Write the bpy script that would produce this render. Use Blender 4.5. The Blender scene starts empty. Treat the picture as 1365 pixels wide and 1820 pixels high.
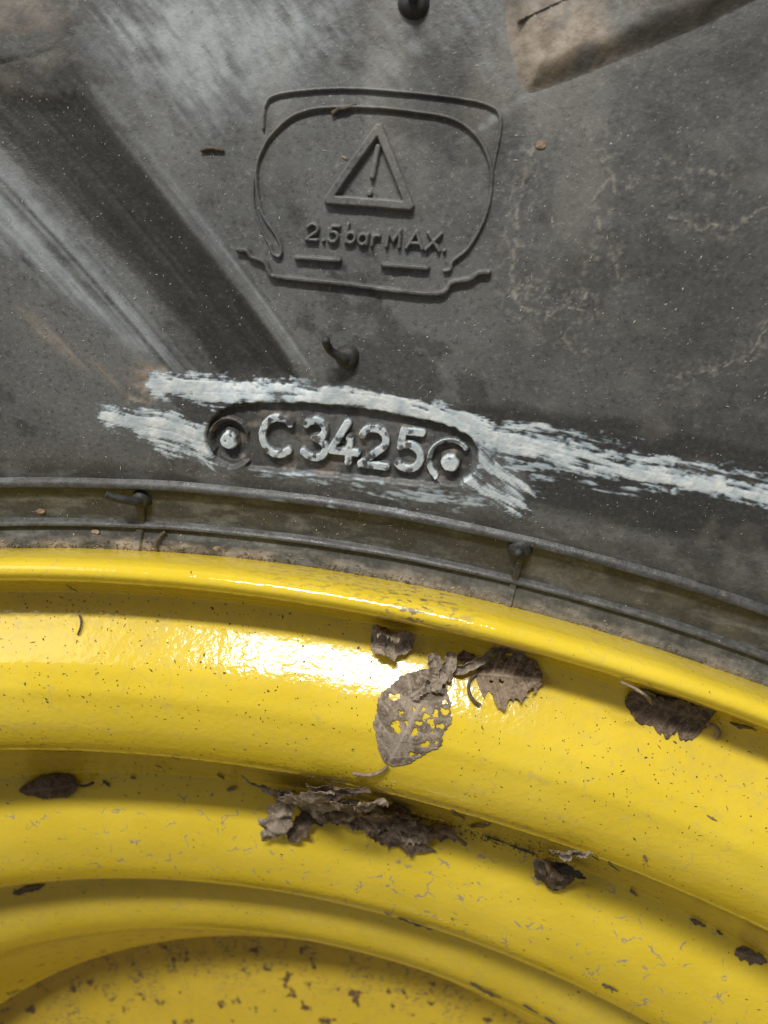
import bpy, math, random
import numpy as np
from mathutils import Vector, Matrix

# ------------------------------------------------------------------ survey
# Everything is measured in survey units (1 unit = 0.16 mm on the rim flange).
# The wheel lies flat; its axis is world Z, the rim flange plane is d = 0 and d grows downwards.
S = 0.16e-3
FOC = 1314.0
TILT = (0.1155, -0.016)
AX = (-562.0, 3418.0)
FLOOR_D = 3300.0
ZF = FLOOR_D * S
def nrm(v):
    v = np.asarray(v, float); return v / np.linalg.norm(v)
_a = nrm([TILT[0], TILT[1], 1.0])
Zw = -_a
Xw = nrm(np.array([1.0, 0, 0]) - _a[0] * _a)
Yw = np.cross(Zw, Xw)
BW = np.stack([Xw, Yw, Zw])                       # image axes -> wheel axes
CAMP = BW @ (-np.array([AX[0], AX[1], FOC]))      # camera in wheel units (z up from flange)

sc = bpy.context.scene
# ------------------------------------------------------------------ camera
cd = bpy.data.cameras.new('camera'); cam = bpy.data.objects.new('camera', cd)
sc.collection.objects.link(cam); sc.camera = cam
r_, u_, b_ = BW @ np.array([1., 0, 0]), BW @ np.array([0, -1., 0]), BW @ np.array([0, 0, -1.])
M = Matrix.Identity(4)
for i in range(3):
    M[i][0], M[i][1], M[i][2] = r_[i], u_[i], b_[i]
M[0][3], M[1][3], M[2][3] = CAMP[0] * S, CAMP[1] * S, CAMP[2] * S + ZF
cam.matrix_world = M
cd.sensor_fit = 'HORIZONTAL'; cd.sensor_width = 36; cd.lens = FOC / 1365 * 36
cd.clip_start = 0.005; cd.clip_end = 50
cd.dof.use_dof = True; cd.dof.focus_distance = 0.187; cd.dof.aperture_fstop = 26

# ------------------------------------------------------------------ world and lamps
w = bpy.data.worlds.new('World'); sc.world = w; w.use_nodes = True
bg = w.node_tree.nodes['Background']
bg.inputs[0].default_value = (1.0, 0.98, 0.95, 1); bg.inputs[1].default_value = 0.16
def lamp(name, img_dir, dist, size, energy, color, long_axis=(1, 0, 0)):
    """rectangular ceiling luminaire in direction img_dir (image axes x right, y down, z away) from the subject"""
    tgt = np.array([0, 200, FOC]) * S
    p = tgt + nrm(img_dir) * dist
    W = lambda v: BW @ v
    pw = W(p - np.array([AX[0], AX[1], FOC]) * S) + np.array([0, 0, ZF])
    ld = bpy.data.lights.new(name, 'AREA'); ld.shape = 'RECTANGLE'; ld.size, ld.size_y = size
    ld.energy = energy; ld.color = color
    o = bpy.data.objects.new(name, ld); sc.collection.objects.link(o)
    z = W(nrm(img_dir)); x = W(np.array(long_axis, float)); x = nrm(x - z * (x @ z)); y = np.cross(z, x)
    m = Matrix.Identity(4)
    for i in range(3):
        m[i][0], m[i][1], m[i][2], m[i][3] = x[i], y[i], z[i], pw[i]
    o.matrix_world = m
    return o
lamp('ceiling_lamp', (-0.17, -0.70, -1.0), 1.8, (0.70, 0.11), 35.0, (1.0, 0.985, 0.94), (1, 0.12, 0))
lamp('ceiling_lamp', (-1.7, -0.9, -1.0), 2.8, (2.0, 1.2), 24.0, (1.0, 0.99, 0.96))
vs = sc.view_settings
vs.view_transform = 'Standard'; vs.look = 'None'; vs.exposure = 0; vs.gamma = 1; vs.use_curve_mapping = False
sc.render.engine = 'CYCLES'

# ------------------------------------------------------------------ maths helpers
def pchip(xs, ys):
    xs = np.array(xs, float); ys = np.array(ys, float)
    h = np.diff(xs); dl = np.diff(ys) / h; m = np.zeros_like(ys)
    for i in range(1, len(xs) - 1):
        if dl[i-1] * dl[i] > 0:
            w1 = 2*h[i] + h[i-1]; w2 = h[i] + 2*h[i-1]
            m[i] = (w1 + w2) / (w1/dl[i-1] + w2/dl[i])
    m[0], m[-1] = dl[0], dl[-1]
    def f(x):
        x = np.clip(np.asarray(x, float), xs[0], xs[-1])
        i = np.clip(np.searchsorted(xs, x) - 1, 0, len(h) - 1)
        t = (x - xs[i]) / h[i]
        return ((1+2*t)*(1-t)**2*ys[i] + t*(1-t)**2*h[i]*m[i] + t*t*(3-2*t)*ys[i+1] + t*t*(t-1)*h[i]*m[i+1])
    return f
def sstep(a, b, x):
    t = np.clip((x - a) / (b - a), 0, 1); return t*t*(3-2*t)
def _hash(ix, iy, seed):
    n = (ix.astype(np.int64)*374761393 + iy.astype(np.int64)*668265263 + seed*1274126177) & 0xffffffff
    n = ((n ^ (n >> 13)) * 1274126177) & 0xffffffff
    n = (n ^ (n >> 16)) & 0xffffffff
    return n / 4294967295.0
def vnoise(x, y, seed=0):
    x = np.asarray(x, float); y = np.asarray(y, float)
    ix, iy = np.floor(x), np.floor(y); fx, fy = x-ix, y-iy
    fx = fx*fx*(3-2*fx); fy = fy*fy*(3-2*fy)
    a, b = _hash(ix, iy, seed), _hash(ix+1, iy, seed)
    c, d = _hash(ix, iy+1, seed), _hash(ix+1, iy+1, seed)
    return (a*(1-fx)+b*fx)*(1-fy) + (c*(1-fx)+d*fx)*fy
def fbm(x, y, seed=0, oct=4, gain=.5):
    s = 0; a = 1; t = 0
    for o in range(oct):
        s = s + a*vnoise(x*2**o + 17.3*o, y*2**o - 9.1*o, seed+o); t += a; a *= gain
    return s / t

# ------------------------------------------------------------------ profiles of revolution
rim_pts = [(900,1720),(1300,1710),(1700,1698),(1800,1690),(1838,1665),(1849,1560),(1856,1420),(1866,1388),(1900,1345),(2000,1215),(2090,1080),(2130,1000),(2154,950),
  (2180,890),(2210,845),(2280,788),(2350,758),(2410,742),(2440,724),(2458,690),(2468,640),(2479,600),(2496,560),(2540,488),(2600,438),
  (2680,406),(2740,396),(2790,394),(2825,388),(2845,360),(2890,288),(2935,200),(2950,160),(2964,122),(2984,80),(3010,48),(3050,18),(3090,2),
  (3120,-6),(3150,-5),(3175,3),(3205,17),(3235,30),(3258,35),(3276,32),(3288,18),(3296,-8),(3302,-40),(3307,-60),(3314,-75),(3324,-84),
  (3336,-80),(3345,-64),(3351,-34),(3355,0),(3358,50),(3361,120)]
rim_d = pchip([p[0] for p in rim_pts], [p[1] for p in rim_pts])
tyre_pts = [(3340,60),(3350,22),(3362,14),(3395,11),(3430,-6),(3462,-28),(3510,-56),(3570,-88),(3650,-126),(3760,-176),(3900,-232),
  (4060,-285),(4250,-335),(4500,-378),(4800,-390),(5200,-360),(5500,-290),(5700,-170)]
tyre_d = pchip([p[0] for p in tyre_pts], [p[1] for p in tyre_pts])
R0 = 3600.0
def hit(px, py, prof=tyre_d, rmin=3340., rmax=5700.):
    """survey sight (x, y) -> (r, theta, t) on a surface of revolution"""
    px = np.atleast_1d(np.asarray(px, float)); py = np.atleast_1d(np.asarray(py, float))
    ray = np.stack([px-682.5, py-910., np.full_like(px, FOC)], -1) @ BW.T
    def g(t):
        P = CAMP + ray*t[:, None]; r = np.hypot(P[:,0], P[:,1])
        return P[:,2] + prof(np.clip(r, rmin, rmax))
    ts = np.linspace(.55, 2.9, 300); lo = np.full(len(px), ts[0]); hi = np.full(len(px), ts[-1]); done = np.zeros(len(px), bool)
    prev = g(np.full(len(px), ts[0]))
    for a, b in zip(ts[:-1], ts[1:]):
        cur = g(np.full(len(px), b)); f = (~done) & (cur <= 0)
        lo[f] = a; hi[f] = b; done |= f
        if done.all(): break
    for _ in range(30):
        m = (lo+hi)/2; c = g(m) <= 0; hi = np.where(c, m, hi); lo = np.where(c, lo, m)
    P = CAMP + ray*hi[:, None]
    return np.hypot(P[:,0], P[:,1]), np.arctan2(P[:,0], P[:,1]), hi
def tuv(pts):
    """survey points on the tyre -> sheet coordinates (u along the arc, v = radius)"""
    p = np.asarray(pts, float); r, th, t = hit(p[:,0], p[:,1]); return np.stack([th*R0, r], -1)
def rimhit(px, py): return hit(px, py, rim_d, 905., 3361.)
def to3(r, th, z): return np.stack([r*np.sin(th)*S, r*np.cos(th)*S, z*S + ZF], -1)
def slope(prof, r, e=2.0): return (prof(r+e) - prof(r-e)) / (2*e)
def surf(prof, r, th, h=0.0):
    """point at height h (survey units) over the surface, along its normal"""
    m = slope(prof, r); n = np.sqrt(1+m*m)          # z = -d -> dz/dr = -m, normal (m, 1)/n
    return to3(r + h*m/n, th, -prof(r) + h/n)
def normal(prof, r, th):
    m = slope(prof, r); n = np.sqrt(1+m*m)
    return np.stack([m/n*np.sin(th), m/n*np.cos(th), 1/n], -1)

def seg_dist(U, V, poly, closed=False):
    """distance, arc position and fraction along a polyline"""
    P = np.asarray(poly, float)
    if closed: P = np.vstack([P, P[:1]])
    best = np.full(U.shape, 1e9); arc = np.zeros(U.shape); side = np.zeros(U.shape); L = 0; tot = np.linalg.norm(np.diff(P, axis=0), axis=1).sum()
    for a, b in zip(P[:-1], P[1:]):
        d = b-a; l = np.hypot(*d)
        if l < 1e-6: continue
        t = np.clip(((U-a[0])*d[0] + (V-a[1])*d[1])/(l*l), 0, 1)
        ex, ey = U-a[0]-t*d[0], V-a[1]-t*d[1]; q = np.hypot(ex, ey); m = q < best
        best = np.where(m, q, best); arc = np.where(m, L+t*l, arc); side = np.where(m, (d[0]*ey-d[1]*ex)/l, side); L += l
    return best, arc, arc/max(tot, 1e-6), side
def near_box(U, V, P, pad):
    P = np.asarray(P); return (U > P[:,0].min()-pad) & (U < P[:,0].max()+pad) & (V > P[:,1].min()-pad) & (V < P[:,1].max()+pad)
def poly_sdf(U, V, poly, pad=75.):
    out = np.full(U.shape, pad); m = near_box(U, V, poly, pad)
    if m.any(): out[m] = _poly_sdf(U[m], V[m], poly)
    return out
def _poly_sdf(U, V, poly):
    P = np.asarray(poly, float); d = seg_dist(U, V, P, True)[0]; ins = np.zeros(U.shape, bool)
    for a, b in zip(P, np.roll(P, -1, 0)):
        c = (a[1] > V) != (b[1] > V)
        if abs(b[1]-a[1]) > 1e-9: ins ^= c & (U < (b[0]-a[0])*(V-a[1])/(b[1]-a[1]) + a[0])
    return np.where(ins, -d, d)
def smooth_poly(pts, n=8):
    P = np.asarray(pts, float); out = []
    for i in range(len(P)-1):
        p0, p1, p2, p3 = P[max(i-1,0)], P[i], P[i+1], P[min(i+2,len(P)-1)]
        for k in range(n):
            t = k/n
            out.append(.5*((2*p1)+(-p0+p2)*t+(2*p0-5*p1+4*p2-p3)*t*t+(-p0+3*p1-3*p2+p3)*t**3))
    out.append(P[-1]); return np.array(out)

# ------------------------------------------------------------------ mesh helpers
def link(o, parent=None):
    sc.collection.objects.link(o)
    if parent is not None: o.parent = parent
    return o
def mesh_np(name, V, quads, mat, parent=None, attrs=None, smooth=True):
    me = bpy.data.meshes.new(name); V = np.asarray(V, np.float32); F = np.asarray(quads, np.int32); k = F.shape[1]
    me.vertices.add(len(V)); me.vertices.foreach_set('co', V.ravel())
    me.loops.add(F.size); me.loops.foreach_set('vertex_index', F.ravel())
    me.polygons.add(len(F)); me.polygons.foreach_set('loop_start', np.arange(0, F.size, k, dtype=np.int32))
    me.polygons.foreach_set('loop_total', np.full(len(F), k, np.int32))
    me.polygons.foreach_set('use_smooth', np.full(len(F), smooth, bool))
    me.update(calc_edges=True)
    for an, arr in (attrs or {}).items():
        at = me.attributes.new(an, 'FLOAT_COLOR', 'POINT'); at.data.foreach_set('color', np.asarray(arr, np.float32).ravel())
    me.materials.append(mat); me.validate()
    return link(bpy.data.objects.new(name, me), parent)
def mesh_py(name, verts, faces, mat, parent=None, smooth=True):
    me = bpy.data.meshes.new(name); me.from_pydata([tuple(v) for v in verts], [], faces); me.materials.append(mat)
    for p in me.polygons: p.use_smooth = smooth
    me.update(); return link(bpy.data.objects.new(name, me), parent)
def grid_faces(nr, nc, wrap=False):
    i = np.arange(nr-1)[:, None]; j = np.arange(nc if wrap else nc-1)[None, :]
    a = i*nc+j; b = i*nc+(j+1) % nc
    return np.stack([a, b, b+nc, a+nc], -1).reshape(-1, 4)
def tag(o, label=None, cat=None, group=None, kind=None):
    for k, v in (('label', label), ('category', cat), ('group', group), ('kind', kind)):
        if v: o[k] = v
    return o
def empty(name, loc):
    o = bpy.data.objects.new(name, None); o.location = loc; o.empty_display_size = .02; return link(o)
def tube_mesh(path, rad, sides=10, cap=True):
    """swept tube: path Nx3 metres, rad scalar or list"""
    P = np.asarray(path, float); n = len(P); rad = np.broadcast_to(np.asarray(rad, float), (n,))
    T = np.gradient(P, axis=0); T /= np.linalg.norm(T, axis=1)[:, None] + 1e-12
    ref = np.array([0, 0, 1.]) if abs(T[0][2]) < .9 else np.array([1., 0, 0]); V = []; N = nrm(np.cross(T[0], ref))
    for i in range(n):
        N = nrm(N - T[i]*(N@T[i])); B = np.cross(T[i], N)
        for k in range(sides):
            a = 2*math.pi*k/sides; V.append(P[i] + rad[i]*(math.cos(a)*N + math.sin(a)*B))
    F = [tuple(int(x) for x in f) for f in grid_faces(n, sides, True)]
    if cap:
        V.append(P[0]); V.append(P[-1]); c0, c1 = n*sides, n*sides+1
        for k in range(sides):
            F.append((c0, (k+1) % sides, k)); F.append((c1, (n-1)*sides+k, (n-1)*sides+(k+1) % sides))
    return V, F

# ------------------------------------------------------------------ materials
class NT:
    def __init__(s, name):
        s.m = bpy.data.materials.new(name); s.m.use_nodes = True; s.t = s.m.node_tree; s.t.nodes.clear()
        s.out = s.n('ShaderNodeOutputMaterial'); s.b = s.n('ShaderNodeBsdfPrincipled'); s.l(s.b.outputs[0], s.out.inputs[0])
        s.co = s.n('ShaderNodeTexCoord').outputs['Object']
    def n(s, t): return s.t.nodes.new(t)
    def l(s, a, b): s.t.links.new(a, b)
    def set(s, inp, v):
        if hasattr(v, 'links'): s.l(v, inp)
        else: inp.default_value = v
    def noise(s, scale, detail=4, rough=.6, vec=None, dist=0):
        n = s.n('ShaderNodeTexNoise'); n.inputs['Scale'].default_value = scale; n.inputs['Detail'].default_value = detail
        n.inputs['Roughness'].default_value = rough; n.inputs['Distortion'].default_value = dist; s.l(vec or s.co, n.inputs['Vector']); return n.outputs['Fac']
    def voro(s, scale, feat='F1', vec=None, rnd=1):
        n = s.n('ShaderNodeTexVoronoi'); n.feature = feat; n.inputs['Scale'].default_value = scale; n.inputs['Randomness'].default_value = rnd
        s.l(vec or s.co, n.inputs['Vector']); return n.outputs['Distance']
    def scaled(s, sx, sy, sz, rot=(0, 0, 0)):
        n = s.n('ShaderNodeMapping'); n.inputs['Scale'].default_value = (sx, sy, sz); n.inputs['Rotation'].default_value = rot; s.l(s.co, n.inputs[0]); return n.outputs[0]
    def ramp(s, f, a, b, lo=0., hi=1.):
        n = s.n('ShaderNodeMapRange'); n.interpolation_type = 'SMOOTHSTEP'; s.l(f, n.inputs[0])
        for i, v in ((1, a), (2, b), (3, lo), (4, hi)): n.inputs[i].default_value = v
        return n.outputs[0]
    def math(s, op, a, b=0., clamp=False):
        n = s.n('ShaderNodeMath'); n.operation = op; n.use_clamp = clamp; s.set(n.inputs[0], a); s.set(n.inputs[1], b); return n.outputs[0]
    def mix(s, f, a, b):
        n = s.n('ShaderNodeMix'); n.data_type = 'RGBA'; s.set(n.inputs[0], f)
        s.set(n.inputs[6], a if hasattr(a, 'links') else (*a, 1)); s.set(n.inputs[7], b if hasattr(b, 'links') else (*b, 1)); return n.outputs[2]
    def attr(s, name):
        n = s.n('ShaderNodeAttribute'); n.attribute_name = name; c = s.n('ShaderNodeSeparateColor'); s.l(n.outputs['Color'], c.inputs[0])
        return c.outputs[0], c.outputs[1], c.outputs[2], n.outputs['Alpha']
    def bump(s, h, strength, dist, prev=None):
        n = s.n('ShaderNodeBump'); n.inputs['Strength'].default_value = strength; n.inputs['Distance'].default_value = dist
        s.l(h, n.inputs['Height'])
        if prev: s.l(prev, n.inputs['Normal'])
        return n.outputs[0]

def rubber_material():
    t = NT('tyre_rubber')
    paint, dark, scuff, tan = t.attr('mask_a'); crack, wipe, _b, _c = t.attr('mask_b')
    big = t.noise(45, 5, .6); fine = t.noise(900, 4, .7); mid = t.noise(220, 5, .65)
    grit = t.noise(2600, 2, .6)
    base = t.mix(t.ramp(big, .35, .68), (.097, .097, .093), (.150, .149, .142))
    base = t.mix(t.ramp(mid, .35, .7, 0, .55), base, (.120, .124, .124))
    base = t.mix(t.ramp(fine, .55, .72, 0, .65), base, (.25, .243, .222))
    base = t.mix(t.ramp(fine, .46, .32, 0, .6), base, (.036, .0355, .034))
    col = t.mix(scuff, base, t.mix(t.ramp(mid, .3, .7), (.22, .236, .24), (.34, .36, .365)))
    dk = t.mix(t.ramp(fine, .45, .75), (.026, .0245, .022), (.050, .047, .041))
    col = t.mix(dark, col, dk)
    col = t.mix(crack, col, t.mix(t.ramp(mid, .35, .65), (.27, .25, .21), (.37, .345, .29)))
    col = t.mix(tan, col, t.mix(t.ramp(mid, .35, .65), (.23, .18, .135), (.42, .35, .275)))
    speck = t.ramp(t.noise(1500, 1, .5), .74, .80)
    col = t.mix(t.math('MULTIPLY', speck, .55), col, (.42, .41, .37))
    dspeck = t.ramp(t.noise(1150, 2, .5), .30, .24)
    col = t.mix(t.math('MULTIPLY', dspeck, .5), col, (.02, .02, .018))
    pc = t.mix(t.ramp(mid, .35, .7), (.46, .52, .55), (.73, .75, .73))
    pc = t.mix(t.ramp(fine, .62, .8, 0, .4), pc, (.30, .33, .35))
    thin = t.mix(t.ramp(paint, .15, .75), (.27, .325, .36), pc)
    col = t.mix(t.ramp(paint, .03, .40), col, thin)
    t.l(col, t.b.inputs['Base Color'])
    rg = t.math('ADD', t.ramp(mid, .3, .7, .38, .60), t.math('MULTIPLY', wipe, -.12)); t.l(rg, t.b.inputs['Roughness'])
    t.b.inputs['Specular IOR Level'].default_value = .42
    n = t.bump(grit, .5, .00008); n = t.bump(fine, .55, .00022, n); n = t.bump(mid, .25, .0003, n)
    t.l(n, t.b.inputs['Normal']); return t.m
def yellow_material():
    t = NT('yellow_rim_paint')
    scratch, spot, dust, lip = t.attr('mask_a')
    big = t.noise(30, 4, .6); mid = t.noise(260, 4, .6); fine = t.noise(1100, 3, .6)
    col = t.mix(t.ramp(big, .3, .7), (.70, .505, .027), (.76, .558, .042))
    col = t.mix(t.ramp(mid, .5, .75, 0, .25), col, (.66, .53, .09))
    # thin film of dust
    col = t.mix(t.math('MULTIPLY', dust, t.ramp(mid, .25, .75, .25, 1)), col, (.43, .33, .10))
    # broken lavender grey hairline scuffs
    wob = t.n('ShaderNodeVectorMath'); wob.operation = 'ADD'; nz = t.n('ShaderNodeTexNoise'); nz.inputs['Scale'].default_value = 150; t.l(t.co, nz.inputs['Vector'])
    sc_ = t.n('ShaderNodeVectorMath'); sc_.operation = 'SCALE'; t.l(nz.outputs['Color'], sc_.inputs[0]); sc_.inputs['Scale'].default_value = .012
    t.l(t.co, wob.inputs[0]); t.l(sc_.outputs[0], wob.inputs[1])
    edge = t.voro(110, 'DISTANCE_TO_EDGE', wob.outputs[0]); hair = t.ramp(edge, .045, .018)
    hair = t.math('MULTIPLY', hair, t.ramp(t.noise(170, 3, .6), .53, .62)); hair = t.math('MULTIPLY', hair, scratch)
    col = t.mix(t.math('MULTIPLY', hair, .8), col, (.30, .25, .22))
    # short dark nicks and grains
    nick = t.ramp(t.noise(1, 2, .5, t.scaled(900, 420, 900, (0, 0, .6))), .735, .775)
    col = t.mix(t.math('MULTIPLY', nick, .85), col, (.10, .065, .02))
    nick2 = t.ramp(t.noise(1, 1, .5, t.scaled(420, 800, 420, (0, 0, .9))), .77, .80)
    col = t.mix(t.math('MULTIPLY', nick2, .9), col, (.07, .045, .02))
    # brown rust blotches
    col = t.mix(t.math('MULTIPLY', spot, .35), col, (.52, .335, .018))
    sp = t.ramp(t.noise(115, 3, .5), .59, .68); col = t.mix(t.math('MULTIPLY', sp, spot), col, (.14, .085, .035))
    chip = t.ramp(t.noise(1, 4, .65, t.scaled(330, 700, 500)), .50, .60); chip = t.math('MULTIPLY', chip, lip)
    col = t.mix(chip, col, (.20, .145, .085))
    t.l(col, t.b.inputs['Base Color'])
    rough = t.math('ADD', t.ramp(mid, .3, .7, .04, .08), t.math('MULTIPLY', dust, .3)); rough = t.math('ADD', rough, t.math('MULTIPLY', chip, .4))
    t.l(rough, t.b.inputs['Roughness']); t.b.inputs['Specular IOR Level'].default_value = .5
    n = t.bump(t.noise(480, 2, .5), .27, .00052); n = t.bump(fine, .12, .00015, n)
    t.l(n, t.b.inputs['Normal']); return t.m
def leaf_material(name, c0, c1, c2):
    t = NT(name); big = t.noise(190, 5, .7); fine = t.noise(1500, 4, .7)
    vein, _x, _y, _z = t.attr('mask_a')
    col = t.mix(t.ramp(big, .40, .60), c0, c1); col = t.mix(t.ramp(fine, .5, .75, 0, .8), col, c2)
    col = t.mix(t.ramp(fine, .42, .25, 0, .6), col, tuple(x*.3 for x in c0)); col = t.mix(t.math('MULTIPLY', vein, .30), col, tuple(min(1, x*1.25) for x in c2))
    t.l(col, t.b.inputs['Base Color']); t.b.inputs['Roughness'].default_value = .72; t.b.inputs['Specular IOR Level'].default_value = .3
    n = t.bump(fine, .6, .0003); n = t.bump(big, .3, .0008, n); t.l(n, t.b.inputs['Normal']); return t.m
def plain_material(name, c0, c1, rough=.8, scale=900):
    t = NT(name); f = t.noise(scale, 4, .7); t.l(t.mix(t.ramp(f, .3, .7), c0, c1), t.b.inputs['Base Color']); t.b.inputs['Roughness'].default_value = rough
    t.l(t.bump(f, .6, .0003), t.b.inputs['Normal']); return t.m
RUB = rubber_material(); YEL = yellow_material()
LEAF = leaf_material('dry_leaf_brown', (.085, .055, .034), (.225, .162, .11), (.38, .30, .22))
LEAFD = leaf_material('dry_leaf_dark', (.070, .046, .030), (.14, .098, .066), (.27, .205, .145))
LEAFG = leaf_material('dry_leaf_grey', (.135, .100, .068), (.30, .24, .18), (.48, .40, .315))
LEAFB = leaf_material('dry_leaf_blackened', (.022, .022, .024), (.045, .046, .05), (.10, .10, .105))
STALK = plain_material('dry_stalk', (.16, .115, .075), (.30, .235, .165))
STALKD = plain_material('dark_dry_stalk', (.05, .036, .025), (.12, .088, .06))
SPEW = plain_material('moulded_rubber', (.016, .016, .015), (.040, .039, .035), .6)
GRIT = plain_material('brown_grit', (.035, .022, .010), (.12, .08, .045), .9, 400)
LINT = plain_material('pale_lint', (.33, .31, .27), (.62, .60, .55), .5, 400)
CONC = plain_material('concrete', (.26, .25, .235), (.36, .35, .33), .9, 30)

# ------------------------------------------------------------------ tyre sheet: relief, stains and painted shade in sheet coordinates
PL_TOP = smooth_poly([(372,752),(392,730),(425,720),(470,717),(560,719),(650,729),(740,745),(800,760),(838,778)], 4)
PL_POLY = tuv(np.vstack([PL_TOP, smooth_poly([(848,800),(850,822),(838,846),(812,860),(785,858),(772,852),(772,864),(640,852),(520,842),(442,834),(440,822),(412,832),(386,822),(368,800),(364,776),(372,752)], 4)]))
BAND = tuv([(-160,20),(-40,120),(60,150),(135,150),(165,180),(225,262),(330,400),(430,520),(500,610),(535,672),(545,690),(390,690),(345,620),(255,520),(150,415),(60,325),(-10,262),(-160,160)])
STROKES = [  # path, half width along it, strength, streak contrast
    (smooth_poly([(283,684),(330,688),(420,700),(520,699),(620,706),(710,722),(790,744),(850,766)]), [24,23,17,15,15,16,17,20], 1.15, .9),
    (smooth_poly([(196,742),(242,752),(300,764),(372,790)]), [22,28,34,26], .95, 1.25),
    (smooth_poly([(820,752),(880,780),(980,803),(1080,826),(1180,848),(1290,868),(1420,894)]), [16,23,18,15,13,13,15], 1.0, .85),
    (smooth_poly([(858,760),(930,762),(1010,778),(1130,802)]), [12,9,8,7], .62, 1.3),
    (smooth_poly([(1080,806),(1200,828),(1330,850),(1420,864)]), [6,8,9,10], .8, 1.2),
    (smooth_poly([(846,806),(880,836),(925,872)]), [22,17,12], .72, 1.5),
    (smooth_poly([(832,852),(872,876),(918,902)]), [17,16,9], .8, 1.5),
    (smooth_poly([(860,826),(960,838),(1060,852),(1160,862)]), [14,9,7,4], .42, 2.2),
    (smooth_poly([(470,842),(560,846),(650,858),(720,872),(800,886),(850,890)]), [6,9,12,13,12,9], .40, 1.6),
    (smooth_poly([(330,800),(352,812),(372,828)]), [8,7,5], .5, 1.6),
]
PITS = tuv([(406,785), (799,824)])
STROKES = [(tuv(p), w_, a, c) for p, w_, a, c in STROKES]
def streaks(U, V, dx, dy, seed, lng=160., wid=7., oct=4):
    l = math.hypot(dx, dy); dx, dy = dx/l, dy/l
    return fbm((U*dx+V*dy)/lng, (-U*dy+V*dx)/wid, seed, oct, .6)
# sheet direction of the diagonal scuffing
_d = tuv([(150,250),(400,560)]); SDX, SDY = _d[1]-_d[0]
POLY = {k: tuv(v) for k, v in dict(
    scuffL=[(-80,270),(20,300),(150,430),(250,535),(340,640),(360,690),(270,660),(180,590),(90,520),(0,455),(-80,420)],
    scuffR=[(135,140),(180,170),(260,270),(360,390),(470,520),(560,660),(520,640),(420,500),(320,380),(220,250)],
    scuffT=[(150,-60),(660,-60),(640,60),(560,140),(480,180),(400,230),(300,250),(230,170),(180,110),(140,40)],
    scuffM=[(640,-60),(910,-60),(930,120),(900,200),(760,170),(640,150)],
    lugstrip=[(1130,88),(1010,140),(905,200),(860,232),(800,262),(890,190),(940,155)],
    wet=[(560,690),(700,700),(880,712),(1060,728),(1200,752),(1420,800),(1420,1010),(1290,985),(1100,940),(960,905),(905,900),(930,868),(900,800),(760,735)],
    tanL=[(240,640),(300,655),(290,690),(250,740),(225,720)],
    tanL2=[(30,545),(60,560),(150,632),(250,690),(235,705),(140,650),(60,590)],
    tanTL=[(-60,150),(-60,-60),(140,-60),(135,20),(100,80),(150,140),(60,150)],
    lugShade=[(1130,95),(1250,40),(1420,-40),(1420,240),(1330,210),(1200,150)],  # area below the right lug that gets painted shade
    plateTan=[(590,735),(650,748),(640,762),(590,752)],
).items()}
CRACKS = [tuv(smooth_poly(p, 5)) for p in (
    [(1082,322),(1062,345),(1060,380),(1064,410),(1058,440),(1062,470),(1056,490),(1044,515),(1040,540)],
    [(1088,445),(1096,480),(1098,515)],
    [(950,250),(935,300),(925,360),(915,430),(912,490),(925,540),(955,560),(1000,548),(1050,560)],
    [(1035,225),(1060,265),(1085,310),(1096,340)],
    [(1190,385),(1230,395),(1240,410),(1262,398),(1300,412),(1330,385),(1365,370)],
    [(1200,315),(1245,305),(1280,312)],
    [(1365,580),(1330,630),(1270,655),(1200,670)],
    [(925,510),(970,515)],
    [(1000,590),(1015,620),(1045,625)],
)]
CRW = [4.5, 3, 6, 5, 3, 6, 3, 6, 3]
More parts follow.
